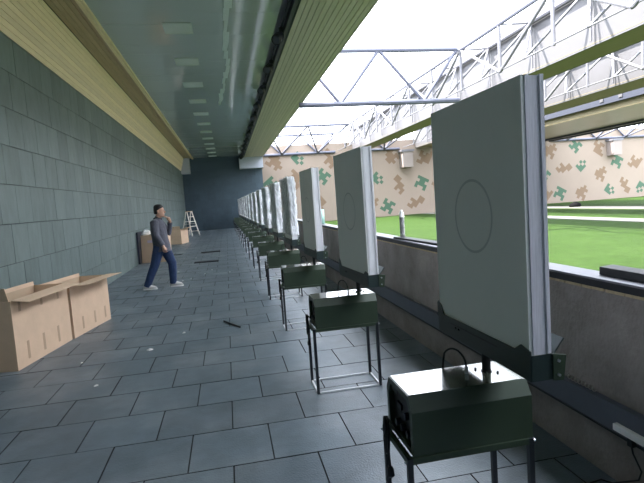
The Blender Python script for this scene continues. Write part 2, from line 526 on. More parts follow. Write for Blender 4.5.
BAY = 2.42
def y_truss(x0, x1, zb, zt, label):
    t = empty('steel_truss', (x0, 0, zb))
    tag(t, label, 'truss')
    ya, yb = 16.0-BAY*9, 16.0+BAY*8
    w_, h_ = x1-x0, zt-zb
    bar('top_chord', (0, ya, h_), (0, yb-0.35, h_), 0.06, t, M_tdark)
    bar('top_chord', (w_, ya, h_+0.05), (w_, yb-0.35, h_+0.05), 0.075, t, M_tgrey)
    bar('bottom_chord', (0, ya, 0.04), (0, yb-0.35, 0.04), 0.022, t)
    vm = None
    for i in range(-9, 8):
        y = 16.0+BAY*i
        if vm is None:
            vm = [MB().tube([(0, 0, 0), (0, 0, h_)], 0.048, 8).mesh('post'),
                  MB().tube([(0, 0, 0), (0, BAY, h_)], 0.048, 8).mesh('diagonal'),
                  MB().tube([(0, 0, h_), (0, BAY, 0)], 0.048, 8).mesh('diagonal'),
                  MB().tube([(0, 0, h_), (w_, 0, h_+0.05)], 0.03, 8).mesh('strut'),
                  MB().tube([(w_, 0, h_+0.05), (0, BAY*0.5, 0.04)], 0.038, 8).mesh('brace'),
                  MB().tube([(w_, BAY, h_+0.05), (0, BAY*0.5, 0.04)], 0.038, 8).mesh('brace'),
                  MB().tube([(w_, 0, 0.1), (w_, 0, h_+0.05)], 0.03, 8).mesh('post')]
            for me in vm: me.materials.append(M_truss)
        inst('post', vm[0], (0, y, 0), t)
        if i < 7:
            inst('diagonal', vm[1 if i % 2 else 2], (0, y, 0), t)
            inst('brace', vm[4], (0, y, 0), t)
            inst('brace', vm[5], (0, y, 0), t)
        inst('strut', vm[3], (0, y, 0), t)
        inst('post', vm[6], (0, y, 0), t)
    return t

def baffle(x0, x1, zb, zt, label):
    b = empty('overhead_baffle', (x0, 0, zb))
    tag(b, label, 'baffle')
    ya, yb = 16.0-BAY*9, YE-0.02
    d, h = x1-x0, zt-zb
    pm = MB().box(0, 0.05, 0.004, BAY-0.004, 0.0, h).mesh('face_panel'); pm.materials.append(M_white)
    y = ya
    while y < yb-0.05:
        l = min(BAY, yb-y)
        inst('face_panel', pm, (0, y, 0), b, scale=(1, l/BAY, 1))
        inst('back_panel', pm, (d-0.05, y, 0), b, scale=(1, l/BAY, 1))
        y += BAY
    MB().box(0.051, d-0.051, ya, yb, 0.004, 0.066).build('soffit', M_olive, b)
    MB().box(-0.006, 0.0, ya, yb, 0.055, 0.070).build('edge_line', M_olive, b)
    MB().box(0.06, d-0.06, ya, yb, h-0.05, h).build('top_sheet', M_white, b)
    return b

baffle(9.47, 10.60, 5.0, 6.75, 'white overhead baffle with olive soffit closest to the gallery roof')
y_truss(8.30, 9.36, 5.0, 6.36, 'white tubular steel truss in front of the baffle closest to the gallery')
baffle(14.40, 15.95, 5.0, 6.75, 'white overhead baffle with olive soffit between the other baffle and the canopy')
y_truss(13.25, 14.30, 5.0, 6.36, 'white tubular steel truss between the two white overhead baffles')

cn = empty('overhead_canopy', (19.0, 0, 5.0))
tag(cn, 'pale lined canopy with olive fascia and blue grey gutter over the field', 'canopy')
MB().box(0, 5.4, -6, YE-0.3, 0.0, 0.06).build('lining', M_pale, cn)
MB().box(-0.06, -0.001, -6, YE-0.3, -0.01, 0.31).build('fascia', M_olive, cn)
gut = MB().box(-0.25, -0.002, -6, YE-0.3, 0.312, 0.66).build('gutter', M_blue, cn)
for yy in (12.2, 17.6, 18.6, 20.4, 21.6):
    MB().box(-0.29, -0.23, yy, yy+0.22, 0.45, 0.62).build('clip', M_white, gut)
MB().box(5.4, 5.7, -6, YE-0.3, -0.12, 0.10).build('lower_lip', M_navy, cn)
MB().box(5.7, 6.5, -6, YE-0.3, 0.03, 0.12).build('rear_lining', M_pale, cn)
MB().box(6.5, 6.8, -6, YE-0.3, -0.10, 0.12).build('rear_lip', M_navy, cn)
MB().box(0, 6.8, -6, YE-0.3, 0.125, 0.7).build('top_sheet', M_white, cn)

def x_truss(y, xs_top, xs_bot, zt, zb, label, r=0.05, y2=None):
    t = empty('cross_truss', (xs_top[0], y, zb))
    tag(t, label, 'truss')
    x0 = xs_top[0]
    h = zt-zb
    planes = [0.0] if y2 is None else [0.0, y2-y]
    for k, dy in enumerate(planes):
        bar('top_chord', (0, dy, h), (xs_top[-1]-x0, dy, h), r, t, M_tdark)
        yb = 0.0 if y2 is None else (y2-y)
        if k == 0 or y2 is None:
            bar('bottom_chord', (0, yb, 0), (xs_top[-1]-x0, yb, 0), r*1.1, t, M_tdark)
        for xb in xs_bot:
            for xt in xs_top:
                if abs(xt-xb) < 1.8:
                    bar('diagonal', (xb-x0, yb, 0), (xt-x0, dy, h), r*0.7, t, M_tdark)
    return t
x_truss(16.0, [2.60, 5.38, 8.18], [3.97, 6.88], 6.39, 4.68, 'white cross truss spanning from gallery roof to first baffle truss', 0.08)
for xa, nb, lb in ((2.9, 2, 'double chord white truss along the camouflage wall, between gallery roof and baffle'),
                   (10.70, 1, 'short double chord truss along the camouflage wall, between the two baffles'),
                   (16.05, 1, 'short double chord truss along the camouflage wall, between baffle and canopy'),
                   (25.90, 5, 'long double chord truss along the camouflage wall, beyond the canopy')):
    L_ = (2.40 if xa < 15 else 2.58) if nb == 1 else {2: 5.25, 5: 13.6}[nb]/nb
    x_truss(31.2, [xa+L_*i for i in range(nb+1)], [xa+L_*(i+0.5) for i in range(nb)], 6.32, 5.0, lb, 0.085, y2=35.40)

for px, nm in ((404.5, 'closest to the gallery'), (611, 'beyond the overhead canopy')):
    p = at(px, 160, 1, YE)
    e = empty('wall_bracket', (p.x, YE, 3.55))
    tag(e, 'grey boxed bracket on the camouflage wall, '+nm, 'bracket')
    MB().box(-0.4, 0.4, -0.75, -0.008, 0.0, 1.15).build('block', M_blk, e, bevel=0.01)
    MB().box(-0.5, 0.5, -0.8, -0.008, 1.151, 1.30).build('bearing_plate', M_truss, e)

# ================================================================== CEILING FITTINGS
ly = [9.72+2.22*i for i in range(12)]
ff = MB().prism([(-0.27, -0.29), (0.27, -0.29), (0.27, 0.29), (-0.27, 0.29)], 2, -0.008, 0.0).mesh('light_frame'); ff.materials.append(M_ledf)
fd = MB().box(-0.25, 0.25, -0.27, 0.27, -0.016, -0.0081).mesh('diffuser'); fd.materials.append(M_led)
for i, y in enumerate(ly):
    k = len(ly)-1-i
    e = empty('ceiling_light', (-0.62, y+0.27, ZC-0.004))
    tag(e, 'square frosted ceiling light, %s in its row from the dark end wall' % ORD[k], 'light', 'square ceiling lights in one row')
    inst('frame', ff, (0, 0, 0), e); inst('diffuser', fd, (0, 0, 0), e)

tk = empty('light_track', (1.40, 0, ZC-0.01))
tag(tk, 'black lighting track running along the slatted soffit edge', 'track')
MB().box(0.0, 0.075, YB+0.3, YE-0.8, -0.13, 0.0).build('rail', M_navy, tk)
MB().tube([(-0.06, YB+0.3, -0.05), (-0.06, YE-0.8, -0.05)], 0.022, 8).build('conduit', M_navy, tk, smooth=True)
def spot_parts():
    e = empty('spotlight')
    MB().box(-0.05, 0.03, -0.03, 0.03, -0.05, 0.03).build('bracket', M_black, e)
    MB().tube([(-0.02, 0, -0.06), (-0.06, -0.02, -0.13)], 0.02, 8).build('arm', M_black, e)
    h = MB().tube([(0.0, 0.12, -0.08), (-0.06, 0.02, -0.15), (-0.12, -0.10, -0.22), (-0.13, -0.12, -0.235)], [0.045, 0.085, 0.10, 0.098], 14).build('lamp_head', M_black, e, smooth=True)
    MB().tube([(-0.131, -0.123, -0.236), (-0.135, -0.128, -0.24)], 0.075, 14).build('lens', mat('lamp lens', (0.06, 0.065, 0.08), 0.2), h)
    for k in range(3):
        q = 0.25+0.2*k
        MB().tube([(-0.12*q, 0.12-0.22*q, -0.08-0.14*q), (-0.12*q-0.008, 0.12-0.22*q-0.012, -0.08-0.14*q-0.008)], 0.10, 14).build('cooling_fin', M_navy, h)
    return e
sp = spot_parts()
ys = [9.75+2.15*i for i in range(12)]
for i, y in enumerate(ys):
    e = sp if i == 0 else copy_tree(sp)
    e.location = (1.335, y, ZC-0.115)
    tag(e, 'black spotlight on the soffit track, %s from the dark end wall' % ORD[len(ys)-1-i], 'spotlight', 'black spotlights along the track')

# ragged white strip of uneven width along the ceiling
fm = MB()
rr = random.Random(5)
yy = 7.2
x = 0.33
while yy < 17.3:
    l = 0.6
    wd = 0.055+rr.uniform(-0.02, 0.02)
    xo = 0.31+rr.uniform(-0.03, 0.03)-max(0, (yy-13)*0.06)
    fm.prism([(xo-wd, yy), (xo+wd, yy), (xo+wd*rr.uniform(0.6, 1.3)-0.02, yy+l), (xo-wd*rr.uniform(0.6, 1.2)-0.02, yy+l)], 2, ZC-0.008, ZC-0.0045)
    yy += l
tag(fm.build('ragged_strip', M_ragged), 'ragged white strip along the glossy ceiling', 'film')

# ================================================================== TARGET STANDS
def make_stand():
    e = empty('target_stand')
    hx, hy = 0.268, 0.152
    s = 0.011
    for sx in (-1, 1):
        for sy in (-1, 1):
            l = MB().box(sx*hx-s, sx*hx+s, sy*hy-s, sy*hy+s, 0.0, 0.545).build('leg', M_leg, e)
            MB().tube([(sx*(hx+0.013), sy*hy, 0.53), (sx*(hx+0.022), sy*hy, 0.53)], 0.006, 6).build('bolt', M_zinc, l)
    for sy in (-1, 1):
        MB().box(-hx+s, hx-s, sy*hy-0.007, sy*hy+0.007, 0.0005, 0.012).build('floor_rail', M_railw, e)
        MB().box(-hx+s, hx-s, sy*hy-s, sy*hy+s, 0.52, 0.545).build('top_rail', M_green, e)
    for sx in (-1, 1):
        MB().box(sx*hx-0.007, sx*hx+0.007, -hy+s, hy-s, 0.0005, 0.012).build('floor_rail', M_railw, e)
        MB().box(sx*hx-s, sx*hx+s, -hy+s, hy-s, 0.52, 0.545).build('top_rail', M_green, e)
    prof = [(-0.155, 0.546), (-0.155, 0.728), (-0.119, 0.786), (0.119, 0.786), (0.155, 0.728), (0.155, 0.546)]
    # housing shell: side walls, right end, rim of the left end
    hb = MB().prism(prof, 0, -0.215, 0.280)
    cy, cz = 0.0, 0.66
    inner = [((y-cy)*0.82+cy, (z-cz)*0.80+cz) for y, z in prof]
    k = len(hb.v)
    nn = len(prof)
    hb.add([(-0.250, y, z) for y, z in prof] + [(-0.215, y, z) for y, z in prof] + [(-0.250, y, z) for y, z in inner] + [(-0.2145, y, z) for y, z in inner],
           [(i, (i+1) % nn, nn+(i+1) % nn, nn+i) for i in range(nn)] + [(i, (i+1) % nn, 2*nn+(i+1) % nn, 2*nn+i) for i in range(nn)] +
           [(2*nn+i, 2*nn+(i+1) % nn, 3*nn+(i+1) % nn, 3*nn+i) for i in range(nn)])
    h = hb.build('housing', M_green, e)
    cpn = MB().prism([(y*0.98, (z-cz)*0.98+cz) for y, z in inner], 0, -0.226, -0.216).build('connector_panel', M_black, e)
    for (y, z) in ((-0.07, 0.60), (0.0, 0.60), (0.06, 0.60), (-0.05, 0.67)):
        MB().tube([(-0.226, y, z), (-0.246, y, z)], 0.016, 10).build('socket', M_navy, cpn)
    MB().box(-0.234, -0.226, 0.02, 0.07, 0.665, 0.69).build('switch', M_leg, cpn)
    MB().box(-0.252, -0.2499, 0.005, 0.075, 0.745, 0.762).build('vent_slot', M_black, h)
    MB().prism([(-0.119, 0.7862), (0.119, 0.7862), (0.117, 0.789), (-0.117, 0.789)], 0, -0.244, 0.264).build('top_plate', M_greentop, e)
    # pivot post with flange bolts
    pp = MB().tube([(0.172, 0.012, 0.789), (0.172, 0.012, 0.896)], 0.019, 14).build('pivot_post', M_black, e, smooth=False)
    MB().tube([(0.172, 0.012, 0.789), (0.172, 0.012, 0.795)], 0.023, 14).build('collar', M_black, pp)
    for dx in (-0.034, 0.034):
        for dy in (-0.03, 0.04):
            MB().tube([(0.172+dx, 0.008+dy, 0.789), (0.172+dx, 0.008+dy, 0.797)], 0.006, 6).build('bolt', M_leg, e)
    # looping cable
    pts = []
    for i in range(15):
        a = math.pi*i/14
        pts.append((0.046+0.034*math.cos(a), 0.02+0.05*(1-math.cos(a))/1.0, 0.815+0.075*math.sin(a) - (0.06*max(0, i-11)/3)))
    c = MB().tube(pts, 0.0045, 7).build('cable', M_black, e, smooth=True)
    MB().tube([(0.08, 0.02, 0.789), (0.08, 0.02, 0.818)], 0.0085, 8).build('gland', M_zinc, c)
    # bunch of cord at the left end, with a hanging plug
    pts = []
    for i in range(40):
        a = i/39*2*math.pi*3
        pts.append((-0.287-0.006*math.sin(a*0.5), 0.085+0.022*math.cos(a), 0.535+0.085*math.sin(a)-0.02*math.cos(a)))
    pc = MB().tube([(-0.262, 0.02, 0.60), (-0.285, 0.06, 0.62)]+pts+[(-0.287, 0.08, 0.50), (-0.285, 0.06, 0.40)], 0.006, 6).build('power_cord', M_black, e, smooth=True)
    MB().tube([(-0.285, 0.06, 0.402), (-0.285, 0.058, 0.385), (-0.285, 0.055, 0.36), (-0.285, 0.053, 0.352)], [0.008, 0.016, 0.017, 0.008], 9).build('plug', M_black, pc)
    # board holder: channel along y with raised ends
    xb, xf = 0.128, 0.222
    prof_b = [(-0.385, 0.888), (0.375, 0.895), (0.385, 1.035), (0.375, 1.045), (0.345, 1.03), (0.315, 0.985), (-0.285, 0.985), (-0.325, 1.012), (-0.385, 1.0)]
    ho = MB().prism(prof_b, 0, xb-0.005, xb).build('holder', M_holder, e)
    MB().box(xb, xf, -0.385, 0.375, 0.889, 0.897).build('tray', M_holder, ho)
    MB().box(xb, xf, -0.388, -0.3835, 0.888, 0.985).build('end_plate', M_holder, ho)
    MB().box(xb, xf, 0.376, 0.380, 0.895, 0.99).build('end_plate', M_holder, ho)
    # flared front lip
    fl_ = MB()
    pr = [(xf, 0.889), (xf, 0.985), (xf+0.042, 1.035), (xf+0.046, 1.032), (xf+0.005, 0.982), (xf+0.005, 0.889)]
    fl_.prism(pr, 1, -0.38, 0.375)
    fl_.build('front_lip', M_holder, ho)
    lug = MB().prism([(xf-0.012, 0.885), (xf+0.030, 0.882), (xf+0.042, 0.975), (xf-0.012, 0.985)], 1, -0.394, -0.3882).build('end_lug', M_green, ho)
    for z in (0.905, 0.958):
        MB().tube([(xf+0.008, -0.394, z), (xf+0.008, -0.401, z)], 0.006, 6).build('bolt', M_zinc, lug)
    for y in (0.16, 0.19):
        MB().tube([(xb-0.005, y, 0.945), (xb-0.011, y, 0.945)], 0.006, 6).build('bolt', M_leg, ho)
    MB().box(xb-0.0065, xb-0.005, -0.16, 0.24, 0.955, 0.960).build('groove', M_black, ho)
    return e

def make_board():
    """foam target board, origin at the centre of its lower edge"""
    e = empty('target_board')
    hy, hz, th = 0.37, 1.085, 0.0445
    MB().box(-th+0.014, -th+0.030, -hy-0.003, hy+0.002, 0.0, hz).build('board_layer', M_foam, e)
    MB().box(-th+0.031, th-0.016, -hy+0.003, hy-0.003, 0.0, hz-0.002).build('board_layer', M_foam, e)
    MB().box(th-0.015, th, -hy-0.002, hy, 0.0, hz+0.001).build('front_sheet', M_foam, e)
    fs = MB().box(-th, -th+0.013, -hy, hy, 0.0, hz).build('back_sheet', M_board, e)
    rg = MB()
    N_ = 48
    for r1, r2 in ((0.148, 0.159),):
        vs = []
        for i in range(N_):
            a = 2*math.pi*i/N_
            vs += [(-th-0.0012, r1*math.cos(a), 0.585+r1*math.sin(a)), (-th-0.0012, r2*math.cos(a), 0.585+r2*math.sin(a))]
        rg.add(vs, [(2*i, 2*i+1, (2*i+3) % (2*N_), (2*i+2) % (2*N_)) for i in range(N_)])
    rg.build('ring_mark', M_ring, fs)
    return e

def wrap_mesh(seed):
    rr = random.Random(seed)
    hy, hz, th = 0.385, 1.10, 0.060
    m = MB()
    nz, per = 16, []
    for i in range(10): per.append((-th, -hy+2*hy*i/10))
    for i in range(3): per.append((-th+2*th*i/3, hy))
    for i in range(10): per.append((th, hy-2*hy*i/10))
    for i in range(3): per.append((th-2*th*i/3, -hy))
    n_ = len(per)
    for k in range(nz+1):
        z = 0.165+(hz-0.165)*k/nz
        for (x, y) in per:
            fl = 1.0+0.10*max(0, (4-k)/4)
            m.v.append((x*fl+rr.uniform(-0.008, 0.014)*(1 if x > 0 else -1), y*fl+rr.uniform(-0.004, 0.022)*(1 if y > 0 else -1), z+rr.uniform(-0.012, 0.012)))
    for k in range(nz):
        for j in range(n_):
            a, b = k*n_+j, k*n_+(j+1) % n_
            m.f.append((a, b, b+n_, a+n_))
    m.f.append(tuple(nz*n_+j for j in range(n_)))
    me = m.mesh('plastic_wrap'); me.materials.append(M_wrap)
    for p in me.polygons: p.use_smooth = True
    return me
WR = [wrap_mesh(s) for s in (1, 2, 3)]

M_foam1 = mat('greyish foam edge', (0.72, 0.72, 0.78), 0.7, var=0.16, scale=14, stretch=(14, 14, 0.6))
NS = 16
stand, board = make_stand(), make_board()
stands = [stand]+[copy_tree(stand) for _ in range(NS-1)]
boards = [board]+[copy_tree(board) for _ in range(NS-1)]
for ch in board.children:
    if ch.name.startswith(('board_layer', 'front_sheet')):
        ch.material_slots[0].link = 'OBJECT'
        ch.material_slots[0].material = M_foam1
for k in range(NS):
    y = 1.945+2.1*k
    x = 0.902-0.0068*(y-2.0)
    stands[k].location = (x, y, 0)
    boards[k].location = (x+0.175, y, 0.8985)
    tag(stands[k], 'olive green steel target stand, %s along the row from the white power strip' % ORD[k], 'target stand', 'target stands in a row along the parapet')
    wrapped = k >= 3
    tag(boards[k], '%s target board, %s in row from the white power strip' % ('plastic wrapped white' if wrapped else 'bare white', ORD[k]), 'target board', 'target boards edge on in a row')
    if wrapped:
        inst('plastic_wrap', WR[k % 3], (0, 0, 0), boards[k])
    rz = (0.012, 0.07, 0.045)[k] if k < 3 else random.uniform(0.0, 0.05)
    boards[k].rotation_euler = (0, 0, rz)
    c = Vector((0.175, 0.0, 0.0))
    for ch in stands[k].children:
        if ch.name.startswith('holder'):
            ch.rotation_euler = (0, 0, rz)
            ch.location = c - Matrix.Rotation(rz, 3, 'Z') @ c

# ================================================================== CARTONS
def open_carton(loc, rz, L, D, H, label, fa, tapes, flap=0.2, na=4.5, nf=1.25):
    """u along local +y (front edge), depth along local -x; front panel at x=0"""
    e = empty('cardboard_carton', loc, rz)
    tag(e, label, 'carton')
    t = 0.007
    MB().box(-t, 0, 0, L, 0, H).build('front_panel', M_card, e)
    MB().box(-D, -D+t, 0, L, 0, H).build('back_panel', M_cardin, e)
    MB().box(-D+t, -t, 0, t, 0, H).build('end_panel', M_card, e)
    MB().box(-D+t, -t, L-t, L, 0, H).build('end_panel', M_card, e)
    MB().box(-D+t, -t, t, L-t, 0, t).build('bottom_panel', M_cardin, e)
    def fp(hinge, out, up, w, a, b, axis):
        d = (Vector(out)*math.cos(w[1])+Vector(up)*math.sin(w[1]))*w[0]
        n_ = Vector(out)*(-math.sin(w[1]))*t+Vector(up)*math.cos(w[1])*t
        P = [Vector(a), Vector(b), Vector(b)+d, Vector(a)+d]
        m = MB().add([p for p in P]+[p+n_ for p in P], [(0,1,2,3),(7,6,5,4),(0,4,5,1),(1,5,6,2),(2,6,7,3),(3,7,4,0)])
        m.build('flap', M_card, e)
    z = H+0.001
    fp(None, (1, 0, 0), (0, 0, 1), (flap, fa), (0, 0.01, z), (0, L-0.01, z), 0)
    fp(None, (-1, 0, 0), (0, 0, 1), (0.05, 1.45), (-D+t, 0.01, z), (-D+t, L-0.01, z), 0)
    fp(None, (0, -1, 0), (0, 0, 1), (flap*0.8, nf), (-D+0.02, t, z), (-0.02, t, z), 0)
    fp(None, (0, 1, 0), (0, 0, 1), (flap*0.8, na), (-D+0.02, L-t, z), (-0.02, L-t, z), 0)
    for (u, z0, l) in tapes:
        MB().box(0.0, 0.0012, u-0.021, u+0.021, z0, z0+l).build('tape', M_tape, e)
    return e
A = Vector((-2.32, 5.65, 0)); B = Vector((-2.115, 6.84, 0))
rz = -math.atan2(B.x-A.x, B.y-A.y)
open_carton(A, rz, 1.19, 0.42, 0.755, 'open cardboard carton, one of a pair by the tiled wall, farther from the man', -0.12,
            [(0.23, 0.07, 0.2), (0.55, 0.07, 0.2), (0.88, 0.07, 0.2), (0.15, 0.62, 0.12), (0.58, 0.60, 0.14), (0.95, 0.60, 0.14)], 0.19)
C0 = Vector((-2.10, 6.865, 0)); rz2 = -math.atan2(-1.88+2.10, 7.92-6.865)
open_carton(C0, rz2, 1.08, 0.42, 0.69, 'open cardboard carton, one of a pair by the tiled wall, closer to the man', 0.05,
            [(0.26, 0.07, 0.17), (0.60, 0.07, 0.17), (0.92, 0.07, 0.17)], 0.24, nf=4.5)

# leaning carton beside the man
lc = empty('cardboard_carton', (-2.60, 16.25, 0), -0.35)
tag(lc, 'tall cardboard carton with purple label leaning on dark panel behind the man', 'carton')
MB().prism([(-0.12, 0.0), (0.10, 0.0), (0.14, 0.86), (-0.08, 0.86)], 0, -0.10, 0.80).build('body', M_card, lc)
MB().prism([(-0.0935, 0.62), (-0.0905, 0.62), (-0.086, 0.70), (-0.0895, 0.70)], 0, 0.12, 0.32).build('label', mat('pale purple label', (0.6, 0.5, 0.62), 0.6), lc)
MB().prism([(-0.08, 0.861), (-0.07, 0.861), (-0.17, 0.95), (-0.18, 0.95)], 0, 0.3, 0.78).build('flap', M_card, lc)
dp = MB().prism([(15.80, 0.0), (16.6, 0.0), (16.62, 0.98), (15.82, 0.98)], 0, -2.785, -2.735).build('foam_panel', M_navy)
tag(dp, 'dark navy panel standing against the tiled wall beside the leaning carton', 'panel')
pm = MB()
rr = random.Random(9)
rows = []
pm.rings([(-2.55, 16.3, 0.862, 0.06, 0.06), (-2.56, 16.29, 0.90, 0.14, 0.11), (-2.53, 16.3, 0.97, 0.12, 0.10), (-2.56, 16.31, 1.03, 0.05, 0.05)], 9)
pm.v = [(a+rr.uniform(-0.02, 0.02), b+rr.uniform(-0.02, 0.02), max(c, 0.862)) for a, b, c in pm.v]
tag(pm.build('crumpled_paper', M_paper), 'crumpled white paper lying on top of the leaning carton', 'paper')
# carton near the ladder
open_carton((-2.15, 23.4, 0), -0.25, 1.0, 0.55, 0.66, 'open cardboard carton by the wall between the man and the stepladder', 0.35, [], 0.22)

# ================================================================== STEPLADDER
ld = empty('stepladder', (-2.20, 30.0, 0), -0.85)
tag(ld, 'aluminium stepladder standing open near the dark end wall', 'ladder')
T = 1.42
for sy in (-1, 1):
    MB().tube([(0.50, 0.27*sy, 0.0), (0.05, 0.17*sy, T)], 0.032, 6).build('front_rail', M_alu, ld)
    MB().tube([(-0.48, 0.27*sy, 0.0), (-0.05, 0.17*sy, T)], 0.028, 6).build('rear_rail', M_alu, ld)
    MB().tube([(0.27, 0.22*sy, 0.7), (-0.255, 0.22*sy, 0.7)], 0.010, 6).build('spreader', M_alu, ld)
for k in range(4):
    z = 0.28*(k+1); f_ = z/T
    x = 0.48-0.43*f_; w_ = 0.27-0.10*f_
    MB().box(x-0.05, x+0.05, -w_, w_, z-0.018, z+0.018).build('step', M_alu, ld)
    if k in (0, 2):
        MB().box(-(0.46-0.41*f_)-0.012, -(0.46-0.41*f_)+0.012, -w_, w_, z-0.015, z+0.015).build('cross_bar', M_alu, ld)
MB().box(-0.10, 0.11, -0.19, 0.19, T, T+0.035).build('top_cap', mat('tan ladder cap', (0.55, 0.4, 0.25), 0.6), ld)

# ================================================================== SMALL THINGS ON PARAPET, FLOOR AND FIELD
ct = empty('sealant_tube', (2.005, 5.47, 1.079))
tag(ct, 'white sealant tube with black label standing on the parapet cap', 'tube')
MB().tube([(0, 0, 0), (0, 0, 0.30)], 0.028, 16).build('body', M_paper, ct, smooth=True)
MB().tube([(0, 0, 0.06), (0, 0, 0.25)], 0.0285, 16, cap=False).build('label', mat('dark printed label', (0.30, 0.30, 0.30), 0.5, var=1.0, scale=30), ct, smooth=True)
MB().tube([(0, 0, 0.30), (0, 0, 0.31), (0, 0, 0.335)], [0.028, 0.02, 0.014], 16).build('nozzle', M_paper, ct, smooth=True)
mr = empty('mint_roll', (1.995, 10.38, 1.079))
tag(mr, 'mint green roll standing on the parapet cap', 'roll')
MB().tube([(0, 0, 0), (0, 0, 0.31)], 0.062, 18).build('roll', M_mint, mr, smooth=True)
MB().tube([(0, 0, 0.3101), (0, 0, 0.314)], 0.03, 12).build('core', M_paper, mr)

def slab(name, px0, px1, loc, size, rz, label, cat, extra=True, tilt=0.0):
    lx, ly, lz = size
    e = MB().prism([(-lx/2, 0), (lx/2, 0), (lx/2*0.94, lz), (-lx/2*0.96, lz*0.9)], 1, -ly/2, ly/2).build(name, M_rubber, bevel=0.003)
    e.location = loc; e.rotation_euler = (tilt, 0, rz)
    tag(e, label, cat)
    return e
slab('rubber_offcut', 0, 0, (2.00, 4.98, 1.080), (0.11, 1.15, 0.022), 0.05, 'thin black rubber offcut lying on parapet beside the sealant tube', 'offcut')
slab('rubber_block', 0, 0, (2.03, 2.06, 1.080), (0.09, 0.58, 0.05), -0.02, 'dark rubber bar lying on the parapet cap by the first stand', 'block')
slab('rubber_strip', 0, 0, (-0.70, 14.75, 0.001), (0.22, 0.70, 0.03), 1.52, 'black rubber strip on the floor, of two the one closer to the pair of cartons', 'strip')
slab('rubber_strip', 0, 0, (-0.68, 17.9, 0.001), (0.22, 0.66, 0.03), 1.66, 'black rubber strip on the floor, of two the one closer to the ladder', 'strip')
slab('rubber_scrap', 0, 0, (-1.85, 18.0, 0.001), (0.12, 0.35, 0.015), 1.3, 'small black rubber scrap on the floor behind the man', 'scrap')
rd = MB().tube([at(224, 321, 2, 0.012), at(240, 327, 2, 0.012)], 0.011, 8).build('metal_rod', M_rubber)
tag(rd, 'short dark metal rod lying on the open floor tiles', 'rod')
bgx = at(575, 207, 2, 0.0)
bgm = MB().rings([(0, 0, 0.0, 0.36, 0.25), (0, 0, 0.10, 0.40, 0.28), (0.05, 0, 0.22, 0.30, 0.22), (0.05, 0, 0.31, 0.12, 0.10)], 14).build('black_bag', M_bag, smooth=True)
bgm.location = (bgx.x, bgx.y, 0.0125 if 20.6 < bgx.x < 22.6 else 0.0)
tag(bgm, 'small black bag lying on the turf field', 'bag')
# crumbs
rr = random.Random(12)
pts = [(178, 272), (183, 281), (191, 279), (205, 274), (212, 270), (230, 272), (184, 333), (96, 386), (82, 363), (196, 258), (150, 350), (260, 262)]
for i, (px, py) in enumerate(pts):
    p = at(px, py, 2, 0.0)
    s = 0.02+0.02*rr.random()
    m = MB().rings([(0, 0, 0.0, s, s*0.6), (s*0.2, 0, s*0.3, s*0.7, s*0.5), (0, 0, s*0.5, s*0.2, s*0.2)], 6)
    m.v = [(a+rr.uniform(-0.2, 0.2)*s, b+rr.uniform(-0.2, 0.2)*s, c) for a, b, c in m.v]
    o = m.build('plaster_crumb', M_paper)
    o.location = (p.x, p.y, 0.0005); o.rotation_euler.z = rr.random()*6
    tag(o, 'tiny white plaster crumb scattered on the rubber floor', 'crumb', 'white crumbs on the floor')

# power strip on the parapet with its lead
ps = empty('power_strip', (XP-0.046, 2.025, 0.355))
tag(ps, 'white power strip mounted on the trunking of the concrete parapet', 'power strip')
ps.location.z = 0.34
MB().box(-0.028, -0.0, -0.105, 0.085, -0.018, 0.018).build('body', M_paper, ps, bevel=0.004)
for k in range(3):
    MB().box(-0.0295, -0.0281, -0.09+0.06*k, -0.055+0.06*k, -0.010, 0.010).build('socket', M_ledf, ps)
pl = MB().box(-0.03, -0.008, -0.04, -0.01, -0.055, -0.0185).build('plug', M_black, ps)
MB().tube([(-0.02, -0.025, -0.05), (-0.015, -0.03, -0.09), (-0.01, -0.075, -0.16), (-0.012, -0.06, -0.21), (0.0, 0.05, -0.285), (-0.0, 0.12, -0.332), (-0.03, 0.17, -0.335), (-0.10, 0.16, -0.335), (-0.18, 0.10, -0.335)], 0.0045, 7).build('lead', M_black, ps, smooth=True)
# curls of pale twine on the trunking
def curl(y0, n_, label):
    pts = []
    for i in range(n_*10):
        a = i/10*2*math.pi
        pts.append((XP-0.014+0.009*math.cos(a), y0-0.028*i/10, 0.4535+0.010*math.sin(a)))
    o = MB().tube(pts, 0.0028, 5).build('twine_curl', mat('pale twine', (0.45, 0.42, 0.38), 0.8), smooth=True)
    tag(o, label, 'twine')
curl(2.52, 8, 'curl of pale twine on trunking between first stand and power strip')
curl(4.95, 6, 'curl of pale twine on trunking behind the second stand')

# ================================================================== MAN
def remesh(o, v, it=2):
    r = o.modifiers.new('remesh', 'REMESH'); r.mode = 'VOXEL'; r.voxel_size = v; r.use_smooth_shade = True
    s = o.modifiers.new('smooth', 'SMOOTH'); s.factor = 0.5; s.iterations = it
    return o
PL = (-1.36, 10.52, 0.0)
body = MB()
